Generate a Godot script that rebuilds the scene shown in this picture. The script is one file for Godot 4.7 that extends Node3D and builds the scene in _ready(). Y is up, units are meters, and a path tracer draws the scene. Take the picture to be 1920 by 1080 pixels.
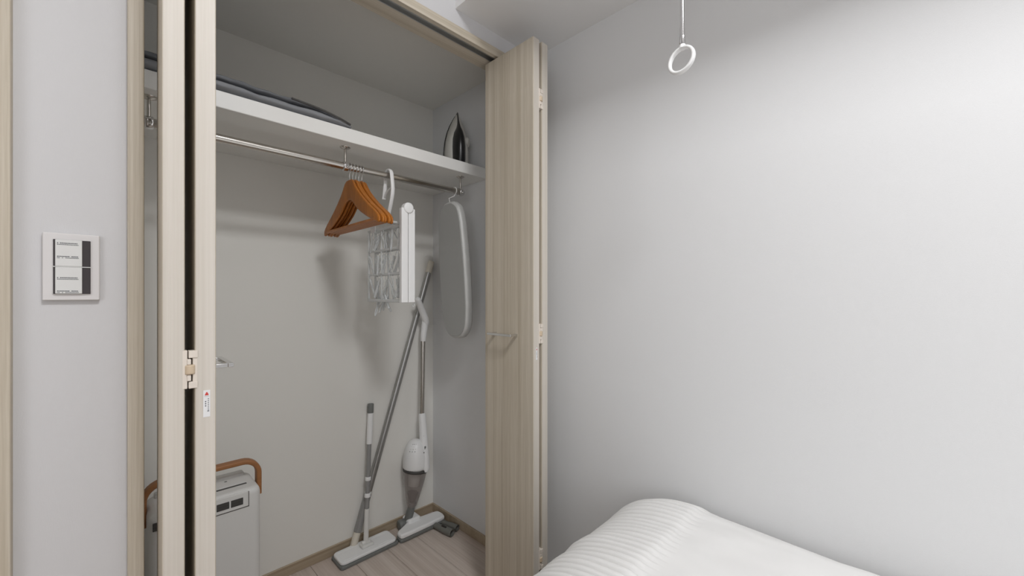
extends Node3D
# A bedroom corner: bifold closet with cleaning things, white wall, foot of a bed.
# P(x, y, d): x along the closet front, y above the floor, d = distance into the closet direction (-z).

var M := {}

func P(x: float, y: float, d: float) -> Vector3:
	return Vector3(x, y, -d)

# ---------------------------------------------------------------- nodes
func meta(o: Node, label: String, category: String, group := "", kind := "") -> void:
	if label != "": o.set_meta("label", label)
	if category != "": o.set_meta("category", category)
	if group != "": o.set_meta("group", group)
	if kind != "": o.set_meta("kind", kind)

func thing(called: String, at: Vector3, label: String, category: String, group := "", kind := "") -> Node3D:
	var o := Node3D.new()
	o.name = called
	add_child(o, true)
	o.position = at
	meta(o, label, category, group, kind)
	return o

# commits a surface whose points are in world space as a child of p (p must not be turned yet)
func obj(called: String, st: SurfaceTool, m: Material, p: Node3D = null) -> MeshInstance3D:
	var o := MeshInstance3D.new()
	o.name = called
	o.mesh = st.commit()
	o.material_override = m
	o.cast_shadow = GeometryInstance3D.SHADOW_CASTING_SETTING_ON
	if p == null:
		add_child(o, true)
	else:
		p.add_child(o, true)
		var off := Vector3.ZERO
		var q: Node = p
		while q != self:
			off += (q as Node3D).position
			q = q.get_parent()
		o.position = -off
	return o

func struct(called: String, st: SurfaceTool, m: Material, label: String, category: String) -> MeshInstance3D:
	var o := obj(called, st, m)
	meta(o, label, category, "", "structure")
	return o

func mb() -> SurfaceTool:
	var st := SurfaceTool.new()
	st.begin(Mesh.PRIMITIVE_TRIANGLES)
	return st

# ---------------------------------------------------------------- shapes
func tri(st: SurfaceTool, a: Vector3, b: Vector3, c: Vector3, na: Vector3, nb: Vector3, nc: Vector3) -> void:
	var cr := (b - a).cross(c - a)
	if cr.length_squared() < 1e-18: return
	if cr.dot(na + nb + nc) > 0.0:
		var t := b; b = c; c = t
		t = nb; nb = nc; nc = t
	st.set_normal(na); st.add_vertex(a)
	st.set_normal(nb); st.add_vertex(b)
	st.set_normal(nc); st.add_vertex(c)

func quad(st: SurfaceTool, a: Vector3, b: Vector3, c: Vector3, d: Vector3, na: Vector3, nb: Vector3, nc: Vector3, nd: Vector3) -> void:
	tri(st, a, b, c, na, nb, nc)
	tri(st, a, c, d, na, nc, nd)

# rounded box; r = edge radius; steps 1 = chamfer, 3 = round
func rbox(st: SurfaceTool, c: Vector3, s: Vector3, r := 0.002, basis := Basis.IDENTITY, steps := 1) -> void:
	var h := s * 0.5
	r = min(r, min(h.x, min(h.y, h.z)) * 0.999)
	var inner := h - Vector3(r, r, r)
	for ax in 3:
		var u := (ax + 1) % 3
		var v := (ax + 2) % 3
		var lu := []
		var lv := []
		for k in steps + 1:
			var f := tan(PI / 4 * float(k) / steps)
			lu.append(-inner[u] - r * (1.0 - 0.0) + r * (1.0 - tan(PI / 4 * (1.0 - float(k) / steps))))
			lv.append(-inner[v] - r + r * (1.0 - tan(PI / 4 * (1.0 - float(k) / steps))))
		for k in range(steps, -1, -1):
			lu.append(-lu[k]); lv.append(-lv[k])
		for sg in [-1.0, 1.0]:
			var pts := []
			for i in lu.size():
				var row := []
				for j in lv.size():
					var p := Vector3.ZERO
					p[ax] = h[ax] * sg; p[u] = lu[i]; p[v] = lv[j]
					var q := p.clamp(-inner, inner)
					var n := (p - q).normalized()
					row.append([c + basis * (q + n * r), basis * n])
				pts.append(row)
			for i in lu.size() - 1:
				for j in lv.size() - 1:
					var a = pts[i][j]; var b = pts[i + 1][j]; var d = pts[i + 1][j + 1]; var e = pts[i][j + 1]
					quad(st, a[0], b[0], d[0], e[0], a[1], b[1], d[1], e[1])

# box between two corners given as (x, y, d)
func bx(st: SurfaceTool, x0: float, x1: float, y0: float, y1: float, d0: float, d1: float, r := 0.002, steps := 1) -> void:
	rbox(st, P((x0 + x1) / 2, (y0 + y1) / 2, (d0 + d1) / 2), Vector3(abs(x1 - x0), abs(y1 - y0), abs(d1 - d0)), r, Basis.IDENTITY, steps)

# skin a list of rings (arrays of points) with smooth normals; capped at both ends
func skin(st: SurfaceTool, rings: Array, cap0 := true, cap1 := true, closed := true) -> void:
	var n: int = rings[0].size()
	var m := rings.size()
	var nor := []
	for i in m:
		var row := []
		var cen := Vector3.ZERO
		for p in rings[i]: cen += p
		cen /= n
		for j in n:
			var i0: int = max(i - 1, 0)
			var i1: int = min(i + 1, m - 1)
			var du: Vector3 = rings[i1][j] - rings[i0][j]
			var j0 := (j + n - 1) % n
			var j1 := (j + 1) % n
			if not closed:
				j0 = max(j - 1, 0); j1 = min(j + 1, n - 1)
			var dv: Vector3 = rings[i][j1] - rings[i][j0]
			var k := du.cross(dv)
			if k.length_squared() < 1e-20: k = rings[i][j] - cen
			k = k.normalized()
			row.append(k)
		nor.append(row)
	# orientation: make normals point away from the middle of the ring
	for i in m:
		var cen := Vector3.ZERO
		for p in rings[i]: cen += p
		cen /= n
		var s := 0.0
		for j in n: s += nor[i][j].dot(rings[i][j] - cen)
		if s < 0.0 and closed:
			for j in n: nor[i][j] = -nor[i][j]
	for i in m - 1:
		for j in (n if closed else n - 1):
			var k := (j + 1) % n
			quad(st, rings[i][j], rings[i][k], rings[i + 1][k], rings[i + 1][j], nor[i][j], nor[i][k], nor[i + 1][k], nor[i + 1][j])
	if closed:
		for e in 2:
			if (e == 0 and not cap0) or (e == 1 and not cap1): continue
			var ring: Array = rings[0] if e == 0 else rings[m - 1]
			var other: Array = rings[1] if e == 0 else rings[m - 2]
			var c0 := Vector3.ZERO
			var c1 := Vector3.ZERO
			for j in n:
				c0 += ring[j]; c1 += other[j]
			c0 /= n; c1 /= n
			var cn := Vector3.ZERO
			for j in n: cn += (ring[j] - c0).cross(ring[(j + 1) % n] - c0)
			cn = cn.normalized()
			if cn.dot(c0 - c1) < 0.0: cn = -cn
			for j in n:
				tri(st, c0, ring[j], ring[(j + 1) % n], cn, cn, cn)

# tube along points with a radius (or two radii: across the 'side' vector and the other way) at each
func tube(st: SurfaceTool, pts: Array, rad, seg := 10, side := Vector3.ZERO, flat := 1.0, hollow := false) -> void:
	var rings := []
	var prev := Vector3.ZERO
	for i in pts.size():
		var d: Vector3
		if i == 0: d = pts[1] - pts[0]
		elif i == pts.size() - 1: d = pts[i] - pts[i - 1]
		else: d = (pts[i + 1] - pts[i]).normalized() + (pts[i] - pts[i - 1]).normalized()
		d = d.normalized()
		var s: Vector3
		if side != Vector3.ZERO: s = side
		elif prev != Vector3.ZERO: s = prev
		else: s = Vector3.UP if abs(d.y) < 0.8 else Vector3.RIGHT
		s = (s - d * s.dot(d)).normalized()
		prev = s
		var w := d.cross(s)
		var r: float = rad[i] if rad is Array else rad
		var ring := []
		for k in seg:
			var a := TAU * k / seg
			ring.append(pts[i] + s * cos(a) * r + w * sin(a) * r * flat)
		rings.append(ring)
	skin(st, rings, not hollow, not hollow)

# lathe: profile of Vector2(r, along) round an axis from 'at' in direction 'ax'
func lathe(st: SurfaceTool, at: Vector3, ax: Vector3, prof: Array, seg := 24, flat := 1.0, side := Vector3.ZERO) -> void:
	ax = ax.normalized()
	var s := side
	if s == Vector3.ZERO: s = Vector3.RIGHT if abs(ax.x) < 0.8 else Vector3.UP
	s = (s - ax * s.dot(ax)).normalized()
	var w := ax.cross(s)
	var rings := []
	for p in prof:
		var ring := []
		for k in seg:
			var a := TAU * k / seg
			ring.append(at + ax * p.y + s * cos(a) * max(p.x, 0.0001) + w * sin(a) * max(p.x, 0.0001) * flat)
		rings.append(ring)
	skin(st, rings)

# plate: outline of Vector2 in the plane (ua, va) at 'at', thickness along na, edges rounded by r
func plate(st: SurfaceTool, at: Vector3, ua: Vector3, va: Vector3, outline: Array, thick: float, r := 0.003, steps := 3) -> void:
	var na := ua.cross(va).normalized()
	var n := outline.size()
	var area := 0.0
	for i in n:
		area += outline[i].cross(outline[(i + 1) % n])
	var sg := 1.0 if area > 0.0 else -1.0
	var outw := []
	for i in n:
		var a: Vector2 = outline[(i + n - 1) % n]
		var b: Vector2 = outline[(i + 1) % n]
		var t := (b - a).normalized()
		outw.append(Vector2(t.y, -t.x) * sg)
	var lev := []
	for k in steps + 1:
		var a := PI / 2 * k / steps
		lev.append(Vector2(r * (1.0 - sin(a)), -thick / 2 + r * (1.0 - cos(a))))
	for k in range(steps, -1, -1):
		lev.append(Vector2(lev[k].x, -lev[k].y))
	var rings := []
	for l in lev:
		var ring := []
		for i in n:
			var q: Vector2 = outline[i] - outw[i] * l.x
			ring.append(at + ua * q.x + va * q.y + na * l.y)
		rings.append(ring)
	skin(st, rings, false, false)
	for e in [0, rings.size() - 1]:
		var pv := PackedVector2Array()
		for i in n: pv.append(outline[i] - outw[i] * lev[e].x)
		var idx := Geometry2D.triangulate_polygon(PackedVector2Array(outline))
		if idx.is_empty(): idx = Geometry2D.triangulate_polygon(pv)
		var cn := na * (-1.0 if e == 0 else 1.0)
		for k in range(0, idx.size(), 3):
			tri(st, rings[e][idx[k]], rings[e][idx[k + 1]], rings[e][idx[k + 2]], cn, cn, cn)

# outline helpers
func rrect(w: float, h: float, r: float, seg := 5) -> Array:
	var o := []
	for q in 4:
		var c := Vector2((w / 2 - r) * [1, -1, -1, 1][q], (h / 2 - r) * [1, 1, -1, -1][q])
		for k in seg + 1:
			var a := PI / 2 * (q + float(k) / seg)
			o.append(c + Vector2(cos(a), sin(a)) * r)
	return o

func smooth_loop(pts: Array, cuts := 3) -> Array:
	var n := pts.size()
	var o := []
	for i in n:
		for k in cuts:
			var t := float(k) / cuts
			o.append((pts[i] as Vector2).cubic_interpolate(pts[(i + 1) % n], pts[(i + n - 1) % n], pts[(i + 2) % n], t))
	return o

func smooth_path(pts: Array, cuts := 4) -> Array:
	var n := pts.size()
	var o := []
	for i in n - 1:
		for k in cuts:
			var t := float(k) / cuts
			o.append((pts[i] as Vector3).cubic_interpolate(pts[i + 1], pts[max(i - 1, 0)], pts[min(i + 2, n - 1)], t))
	o.append(pts[n - 1])
	return o

# ---------------------------------------------------------------- materials
func mat(c: Color, rough := 0.6, metal := 0.0) -> StandardMaterial3D:
	var m := StandardMaterial3D.new()
	m.albedo_color = c
	m.roughness = rough
	m.metallic = metal
	return m

func rgb(r: int, g: int, b: int) -> Color:
	return Color8(r, g, b)

func seamless(seed_: int, w: int, h: int, freq: float, oct := 3) -> Image:
	var n := FastNoiseLite.new()
	n.seed = seed_
	n.noise_type = FastNoiseLite.TYPE_SIMPLEX_SMOOTH
	n.frequency = freq
	n.fractal_octaves = oct
	return n.get_seamless_image(w, h)

# pale ash with straight grain along v (or along u when turned)
func wood_image(turned: bool, seed_: int, dark: Color, light: Color, contrast := 1.0) -> ImageTexture:
	var w := 512
	var h := 512
	var a := seamless(seed_, w, 8, 0.02, 3)
	a.resize(w, h, Image.INTERPOLATE_CUBIC)
	var b := seamless(seed_ + 1, w, 16, 0.11, 2)
	b.resize(w, h, Image.INTERPOLATE_CUBIC)
	var c := seamless(seed_ + 2, w, 64, 0.3, 2)
	c.resize(w, h, Image.INTERPOLATE_CUBIC)
	var o := Image.create(w, h, false, Image.FORMAT_RGB8)
	for y in h:
		for x in w:
			var v := 0.5 + contrast * ((a.get_pixel(x, y).r - 0.5) * 0.75 + (b.get_pixel(x, y).r - 0.5) * 0.6 + (c.get_pixel(x, y).r - 0.5) * 0.4)
			var col := dark.lerp(light, clampf(v, 0.0, 1.0))
			if turned: o.set_pixel(y, x, col)
			else: o.set_pixel(x, y, col)
	o.generate_mipmaps()
	return ImageTexture.create_from_image(o)

func wood(tex: Texture2D, scale: Vector3, tint := Color.WHITE) -> StandardMaterial3D:
	var m := mat(tint, 0.5)
	m.albedo_texture = tex
	m.uv1_triplanar = true
	m.uv1_world_triplanar = true
	m.uv1_triplanar_sharpness = 8.0
	m.uv1_scale = scale
	return m

func height_image(kind: String, seed_: int) -> ImageTexture:
	var w := 512
	var n := seamless(seed_, w, w, 0.18, 3)
	var s := seamless(seed_ + 3, w, 64, 0.22, 2)
	s.resize(w, w, Image.INTERPOLATE_CUBIC)
	var s2 := seamless(seed_ + 5, 64, w, 0.25, 2)
	s2.resize(w, w, Image.INTERPOLATE_CUBIC)
	var o := Image.create(w, w, false, Image.FORMAT_RGB8)
	for y in w:
		for x in w:
			var v := n.get_pixel(x, y).r * 0.4 + s.get_pixel(x, y).r * 0.4 + s2.get_pixel(x, y).r * 0.2
			if kind == "cloth":
				v = n.get_pixel(x, y).r * 0.5 + 0.25 * (sin(x * TAU / 8.0) * sin(y * TAU / 8.0) + 1.0)
			o.set_pixel(x, y, Color(v, v, v))
	o.bump_map_to_normal_map(2.0)
	o.generate_mipmaps()
	return ImageTexture.create_from_image(o)

func relief(m: StandardMaterial3D, tex: Texture2D, scale: float, amount: float) -> StandardMaterial3D:
	m.normal_enabled = true
	m.normal_texture = tex
	m.normal_scale = amount
	m.uv1_triplanar = true
	m.uv1_world_triplanar = true
	m.uv1_scale = Vector3.ONE * scale
	return m

func make_materials() -> void:
	var paper := height_image("paper", 11)
	var weave := height_image("cloth", 23)
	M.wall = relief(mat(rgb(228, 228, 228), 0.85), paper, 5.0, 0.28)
	M.wall_front = relief(mat(rgb(214, 213, 214), 0.85), paper, 5.0, 0.28)  # same paper as the other walls, darkened to stand in for light falloff
	M.closet_wall = relief(mat(rgb(241, 239, 233), 0.85), paper, 5.0, 0.22)
	M.ceiling = relief(mat(rgb(236, 235, 234), 0.9), paper, 5.0, 0.2)
	var ash_v := wood_image(false, 5, rgb(182, 170, 150), rgb(217, 208, 193), 0.8)
	var ash_h := wood_image(true, 5, rgb(182, 170, 150), rgb(217, 208, 193), 0.8)
	M.ash = wood(ash_v, Vector3(2.6, 0.55, 2.6))
	M.ash_edge = wood(wood_image(false, 9, rgb(201, 193, 181), rgb(215, 208, 198), 0.7), Vector3(3.0, 0.5, 3.0))
	M.ash_h = wood(ash_h, Vector3(0.55, 2.6, 2.6))
	M.base_h = wood(ash_h, Vector3(0.55, 2.6, 2.6), rgb(224, 214, 202))
	M.base_v = wood(ash_v, Vector3(2.6, 2.6, 0.55), rgb(224, 214, 202))
	var fl := wood_image(false, 31, rgb(196, 181, 170), rgb(224, 212, 203), 0.8)
	M.floor = []
	for k in 4:
		M.floor.append(wood(fl, Vector3(1.7 + 0.2 * k, 1.0, 0.5), [Color(1, 1, 1), Color(0.97, 0.96, 0.955), Color(0.985, 0.985, 0.98), Color(0.955, 0.95, 0.945)][k]))
	M.subfloor = mat(rgb(120, 105, 92), 0.9)
	M.hanger = wood(wood_image(false, 41, rgb(158, 98, 36), rgb(204, 138, 62), 0.8), Vector3(9, 9, 3), rgb(255, 240, 222))
	M.hanger.roughness = 0.36
	M.handle_wood = wood(wood_image(true, 45, rgb(146, 98, 58), rgb(176, 122, 78), 0.7), Vector3(2, 6, 6))
	M.shelf = mat(rgb(246, 245, 241), 0.4)
	M.white = mat(rgb(244, 244, 243), 0.35)
	M.white_soft = mat(rgb(228, 227, 223), 0.5)
	M.cream = mat(rgb(226, 219, 205), 0.45)
	M.hinge = mat(rgb(224, 214, 202), 0.45)
	M.hinge_pin = mat(rgb(206, 186, 160), 0.45)
	M.steel = mat(rgb(200, 196, 190), 0.2, 1.0)
	M.chrome = mat(rgb(222, 222, 222), 0.1, 1.0)
	M.alu = mat(rgb(176, 176, 174), 0.38, 0.85)
	M.alu_paint = mat(rgb(158, 158, 157), 0.4, 0.3)
	M.dark = mat(rgb(40, 36, 33), 0.6)
	M.grey = mat(rgb(120, 122, 119), 0.5)
	M.grey_dark = mat(rgb(74, 72, 70), 0.55)
	M.nozzle = mat(rgb(116, 116, 110), 0.5)
	M.switch_plate = mat(rgb(224, 221, 220), 0.4)
	M.switch_key = mat(rgb(226, 226, 224), 0.4)
	M.switch_dark = mat(rgb(58, 52, 54), 0.45)
	M.board_cover = relief(mat(rgb(204, 204, 201), 0.45, 0.15), weave, 14.0, 0.4)
	M.board_face = mat(rgb(166, 166, 163), 0.55)
	M.bag = relief(mat(rgb(140, 142, 146), 0.6), weave, 16.0, 0.3)
	M.bag.rim_enabled = true; M.bag.rim = 0.3
	M.bag_flap = relief(mat(rgb(112, 114, 118), 0.6), weave, 16.0, 0.3)
	M.iron_white = mat(rgb(214, 212, 205), 0.4)
	M.iron_black = mat(rgb(26, 26, 27), 0.3)
	M.iron_sole = mat(rgb(60, 60, 60), 0.35, 0.6)
	M.appliance = mat(rgb(226, 225, 222), 0.45)
	M.vent = mat(rgb(70, 68, 66), 0.6)
	M.seam = mat(rgb(98, 94, 90), 0.6)
	M.duvet = relief(mat(rgb(240, 239, 237), 0.9), weave, 20.0, 0.12)
	M.mattress = mat(rgb(235, 233, 228), 0.9)
	M.bed_frame = wood(ash_h, Vector3(0.55, 2.6, 2.6), rgb(190, 170, 150))
	var clear := mat(Color(0.93, 0.94, 0.94, 0.40), 0.15)
	clear.transparency = BaseMaterial3D.TRANSPARENCY_ALPHA
	M.clear = clear
	var milk := mat(Color(0.95, 0.96, 0.96, 0.70), 0.25)
	milk.transparency = BaseMaterial3D.TRANSPARENCY_ALPHA
	M.milk = milk
	var smoke := mat(Color(0.64, 0.60, 0.58, 0.5), 0.15)
	smoke.transparency = BaseMaterial3D.TRANSPARENCY_ALPHA
	M.smoke = smoke
	M.red = mat(rgb(206, 70, 64), 0.5)
	M.ink = mat(rgb(90, 92, 96), 0.6)
	M.paper = mat(rgb(232, 232, 232), 0.5)
	var glow := mat(rgb(250, 248, 242), 0.4)
	glow.emission_enabled = true
	glow.emission = Color(1.0, 0.96, 0.9)
	glow.emission_energy_multiplier = 1.2
	M.glow = glow
	var fr := mat(rgb(240, 242, 244), 0.5)
	fr.emission_enabled = true
	fr.emission = Color(0.94, 0.97, 1.0)
	fr.emission_energy_multiplier = 0.4
	M.fill_glow = fr  # glowing panes of the added fill window

# ---------------------------------------------------------------- the scene
const FLOOR_H := 1.13           # height of the camera above the floor; y values below are measured from the floor
const XR := 1.208               # right wall
const DB := 1.793               # back wall of the closet
const DF := 1.08                # face of the closet front wall
const CEIL := 2.66
const SOFFIT := 2.075

func _ready() -> void:
	# camera
	var cam := Camera3D.new()
	cam.name = "camera"
	add_child(cam)
	cam.position = Vector3(0, FLOOR_H, 0)
	cam.rotation_degrees = Vector3(0, -45, 0)
	cam.near = 0.05
	cam.far = 60.0
	cam.projection = Camera3D.PROJECTION_FRUSTUM
	cam.size = 2.0 * 0.05 * 540.0 / 760.0
	cam.frustum_offset = Vector2(0, 0.05 * 12.0 / 760.0)
	cam.current = true
	# environment
	var we := WorldEnvironment.new()
	we.name = "world_environment"
	var env := Environment.new()
	env.background_mode = Environment.BG_COLOR
	env.background_color = Color(0.5, 0.52, 0.55)
	env.tonemap_mode = Environment.TONE_MAPPER_LINEAR
	env.tonemap_exposure = 1.11
	env.sdfgi_enabled = true
	env.ssao_enabled = true
	env.ssil_enabled = true
	we.environment = env
	add_child(we)
	make_materials()
	ceiling_lamp()
	added_fill_window()
	room()
	closet_frame()
	doors()
	shelf_and_rail()
	duvet_and_bed()
	dehumidifier()
	ironing_board()
	long_pole()
	flat_mop()
	vacuum()
	crevice_nozzles()
	laundry_hanger()
	hangers()
	storage_bag()
	iron()
	light_switch()
	pole_ring()

const AREA_E := 2.2
const OMNI_E := 0.04
const FILL_E := 1.15
const LAMP := Vector3(0.25, 2.545, 0.45)
func ceiling_lamp() -> void:
	var t := thing("ceiling_lamp", Vector3(LAMP.x, CEIL, LAMP.z), "round white ceiling lamp with shallow dome diffuser above the bed", "lamp")
	var a := mb()
	lathe(a, Vector3(LAMP.x, CEIL - 0.03, LAMP.z), Vector3.UP, [Vector2(0.0, 0.0), Vector2(0.24, 0.0), Vector2(0.245, 0.01), Vector2(0.245, 0.025), Vector2(0.24, 0.03), Vector2(0.0, 0.03)], 40)
	obj("lamp_base", a, M.white, t)
	var b := mb()
	lathe(b, Vector3(LAMP.x, CEIL - 0.03, LAMP.z), Vector3.DOWN, [Vector2(0.235, 0.0), Vector2(0.23, 0.015), Vector2(0.19, 0.035), Vector2(0.1, 0.045), Vector2(0.0, 0.047)], 40)
	obj("lamp_diffuser", b, M.glow, t)
	var l := OmniLight3D.new()
	l.name = "lamp_light"
	t.add_child(l)
	l.position = LAMP - t.position
	l.light_color = Color(0.985, 0.99, 1.0)
	l.light_energy = OMNI_E
	l.light_size = 0.12
	l.omni_range = 12.0
	l.omni_attenuation = 2.0
	l.shadow_enabled = true
	var ar := AreaLight3D.new()
	ar.name = "diffuser_light"
	t.add_child(ar)
	ar.position = Vector3(0, -0.085, 0)
	ar.rotation_degrees = Vector3(-90, 0, 0)
	ar.area_size = Vector2(0.42, 0.42)
	ar.light_color = Color(0.985, 0.99, 1.0)
	ar.light_energy = AREA_E
	ar.area_range = 12.0
	ar.shadow_enabled = true

func room() -> void:
	var st := mb()
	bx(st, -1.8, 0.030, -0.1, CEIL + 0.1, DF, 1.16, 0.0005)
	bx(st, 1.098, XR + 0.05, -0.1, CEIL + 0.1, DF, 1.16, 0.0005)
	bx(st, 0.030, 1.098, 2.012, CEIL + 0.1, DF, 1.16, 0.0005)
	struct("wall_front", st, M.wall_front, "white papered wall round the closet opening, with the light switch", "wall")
	st = mb(); bx(st, XR, XR + 0.12, -0.1, CEIL + 0.1, -2.4, 1.95, 0.0005)
	struct("wall_right", st, M.wall, "large bare white papered wall beside the bed, right of the closet", "wall")
	st = mb()
	bx(st, -1.8, -1.68, -0.1, CEIL + 0.1, -2.4, WD0, 0.0005)
	bx(st, -1.8, -1.68, -0.1, CEIL + 0.1, WD1, 1.16, 0.0005)
	bx(st, -1.8, -1.68, -0.1, WY0, WD0, WD1, 0.0005)
	bx(st, -1.8, -1.68, WY1, CEIL + 0.1, WD0, WD1, 0.0005)
	struct("wall_left", st, M.wall, "white papered wall on the far left side of the room", "wall")
	st = mb()
	bx(st, -1.8, XR + 0.12, -0.1, CEIL + 0.1, -2.5, -2.38, 0.0005)
	struct("wall_rear", st, M.wall, "white papered wall at the head of the bed", "wall")
	st = mb(); bx(st, -0.2, XR + 0.05, -0.1, 2.3, DB, DB + 0.1, 0.0005)
	struct("wall_back", st, M.closet_wall, "white back wall inside the closet behind hangers and mops", "wall")
	st = mb(); bx(st, -0.17, -0.05, -0.1, 2.3, 1.15, DB + 0.05, 0.0005)
	struct("wall_side", st, M.closet_wall, "white left side wall inside the closet", "wall")
	st = mb(); bx(st, -1.8, XR + 0.12, CEIL, CEIL + 0.12, -2.5, 1.16, 0.0005)
	struct("ceiling", st, M.ceiling, "white main ceiling of the bedroom", "ceiling")
	st = mb(); bx(st, -0.17, XR + 0.05, 2.093, 2.2, 1.12, DB + 0.05, 0.0005)
	struct("ceiling_001", st, M.closet_wall, "shadowed white ceiling inside the closet above the shelf", "ceiling")
	st = mb(); bx(st, 0.815, XR + 0.05, SOFFIT, CEIL + 0.05, -2.4, DF + 0.02, 0.0015)
	struct("ceiling_002", st, M.ceiling, "lowered white ceiling soffit along the right wall, over the drying pole ring", "ceiling")
	# floor: boards running into the closet
	var f := thing("floor", Vector3.ZERO, "pale wood plank floor, seen inside the closet round the mops", "floor", "", "structure")
	st = mb(); bx(st, -1.8, XR + 0.1, -0.12, -0.012, -2.5, DB + 0.1, 0.0005)
	obj("subfloor", st, M.subfloor, f)
	var rng := RandomNumberGenerator.new()
	rng.seed = 7
	var w := 0.1415
	var x := 0.7405 - 18 * w
	var k := 0
	while x < XR:
		var x0: float = max(x, -1.7)
		var x1: float = min(x + w, XR + 0.005)
		var d := DB + 0.005
		var first := true
		while d > -2.4:
			var ln: float = 0.9 if not first else 0.95 + 0.35 * ((k * 3) % 5)
			first = false
			var d1: float = max(d - ln, -2.42)
			if x1 - x0 > 0.01:
				var b := mb()
				bx(b, x0 + 0.0006, x1 - 0.0006, -0.012, 0.0, d1 + 0.0006, d - 0.0006, 0.0012)
				obj("plank", b, M.floor[rng.randi() % 4], f)
			d = d1
		x += w
		k += 1
	st = mb(); bx(st, -0.05, XR, 0.0, 0.042, DB - 0.009, DB + 0.002, 0.002)
	struct("baseboard_back", st, M.base_h, "low beige wood baseboard along the closet back wall", "baseboard")
	st = mb(); bx(st, XR - 0.009, XR + 0.002, 0.0, 0.042, 1.16, DB - 0.009, 0.002)
	struct("baseboard_right", st, M.base_v, "low beige wood baseboard along the closet right wall", "baseboard")
	# casing of the next door, at the left edge of the picture
	st = mb(); bx(st, -0.19, -0.112, 0.0, 2.1, 1.058, DF + 0.01, 0.002)
	struct("trim_2", st, M.ash, "pale wood door casing left of the light switch", "door casing")
	st = mb(); bx(st, -1.0, -0.19, 0.01, 2.1, 1.069, DF + 0.004, 0.002)
	var dr := thing("door_3", P(-0.6, 0, 1.07), "closed pale wood door left of the casing beside the light switch", "door", "", "structure")
	obj("door_leaf", st, M.ash, dr)

const WD0 := -2.2
const WD1 := -0.4
const WY0 := 0.75
const WY1 := 2.10
# fill light added in the left wall, shaped as a frosted window out of view
func added_fill_window() -> void:
	var dc := (WD0 + WD1) / 2
	var t := thing("window_1", P(-1.72, WY0, dc), "added unseen fill light shaped as a wide frosted two-pane window in the left wall", "window", "", "structure")
	var st := mb()
	for d in [WD0 + 0.02, dc, WD1 - 0.02]: bx(st, -1.75, -1.69, WY0, WY1, d - 0.02, d + 0.02, 0.003)
	for y in [WY0 + 0.02, WY1 - 0.02]: bx(st, -1.75, -1.69, y - 0.02, y + 0.02, WD0, WD1, 0.003)
	obj("added_window_frame", st, M.alu_paint, t)
	for k in 2:
		st = mb()
		bx(st, -1.73, -1.724, WY0 + 0.04, WY1 - 0.04, [WD0 + 0.04, dc + 0.02][k], [dc - 0.02, WD1 - 0.04][k], 0.0005)
		obj("pane", st, M.fill_glow, t)
	var ar := AreaLight3D.new()
	ar.name = "fill_light"
	t.add_child(ar)
	ar.position = P(-1.675, (WY0 + WY1) / 2, dc) - t.position
	ar.rotation_degrees = Vector3(0, -90, 0)
	ar.area_size = Vector2(WD1 - WD0 - 0.08, WY1 - WY0 - 0.08)
	ar.light_color = Color(0.98, 0.985, 1.0)
	ar.light_energy = FILL_E
	ar.area_range = 12.0
	ar.shadow_enabled = true

func closet_frame() -> void:
	var t := thing("trim_1", P(0.56, 0, 1.11), "pale ash wood frame of the closet opening with an overhead door track", "door frame", "", "structure")
	var yb := 1.984
	var yt := 2.013
	var st := mb(); bx(st, 0.028, 0.052, 0.0, yt, 1.066, 1.165, 0.002); obj("jamb", st, M.ash, t)
	st = mb(); bx(st, 1.075, 1.10, 0.0, yt, 1.066, 1.165, 0.002); obj("jamb", st, M.ash, t)
	st = mb()
	bx(st, 0.052, 1.075, yb, yt, 1.066, 1.083, 0.0015)
	bx(st, 0.052, 1.075, yb, yt, 1.106, 1.165, 0.0015)
	bx(st, 0.052, 1.075, yb + 0.014, yt, 1.083, 1.106, 0.0005)
	obj("header", st, M.ash_h, t)
	st = mb()
	bx(st, 0.053, 1.074, yb - 0.002, yb + 0.013, 1.1035, 1.1065, 0.0008)
	bx(st, 0.053, 1.074, yb - 0.001, yb + 0.013, 1.0825, 1.0845, 0.0008)
	bx(st, 0.053, 1.074, yb + 0.0115, yb + 0.0138, 1.083, 1.106, 0.0004)
	var tr := obj("door_track", st, M.alu, t)
	tr.set_meta("label", "aluminium track in the closet header")

func leaf_shape(x0: float, d0: float, d1: float, slope: float, thick := 0.03) -> Array:
	var ang := atan(slope)
	var len_ := (d1 - d0) / cos(ang)
	# the long axis runs into the closet; turned about y so that its far end moves to +x by slope
	var b := Basis(Vector3.UP, -ang)
	var near := P(x0, 0, d0)
	var c := near + b * Vector3(thick / 2, 0, -len_ / 2)
	return [b, c, len_]

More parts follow.
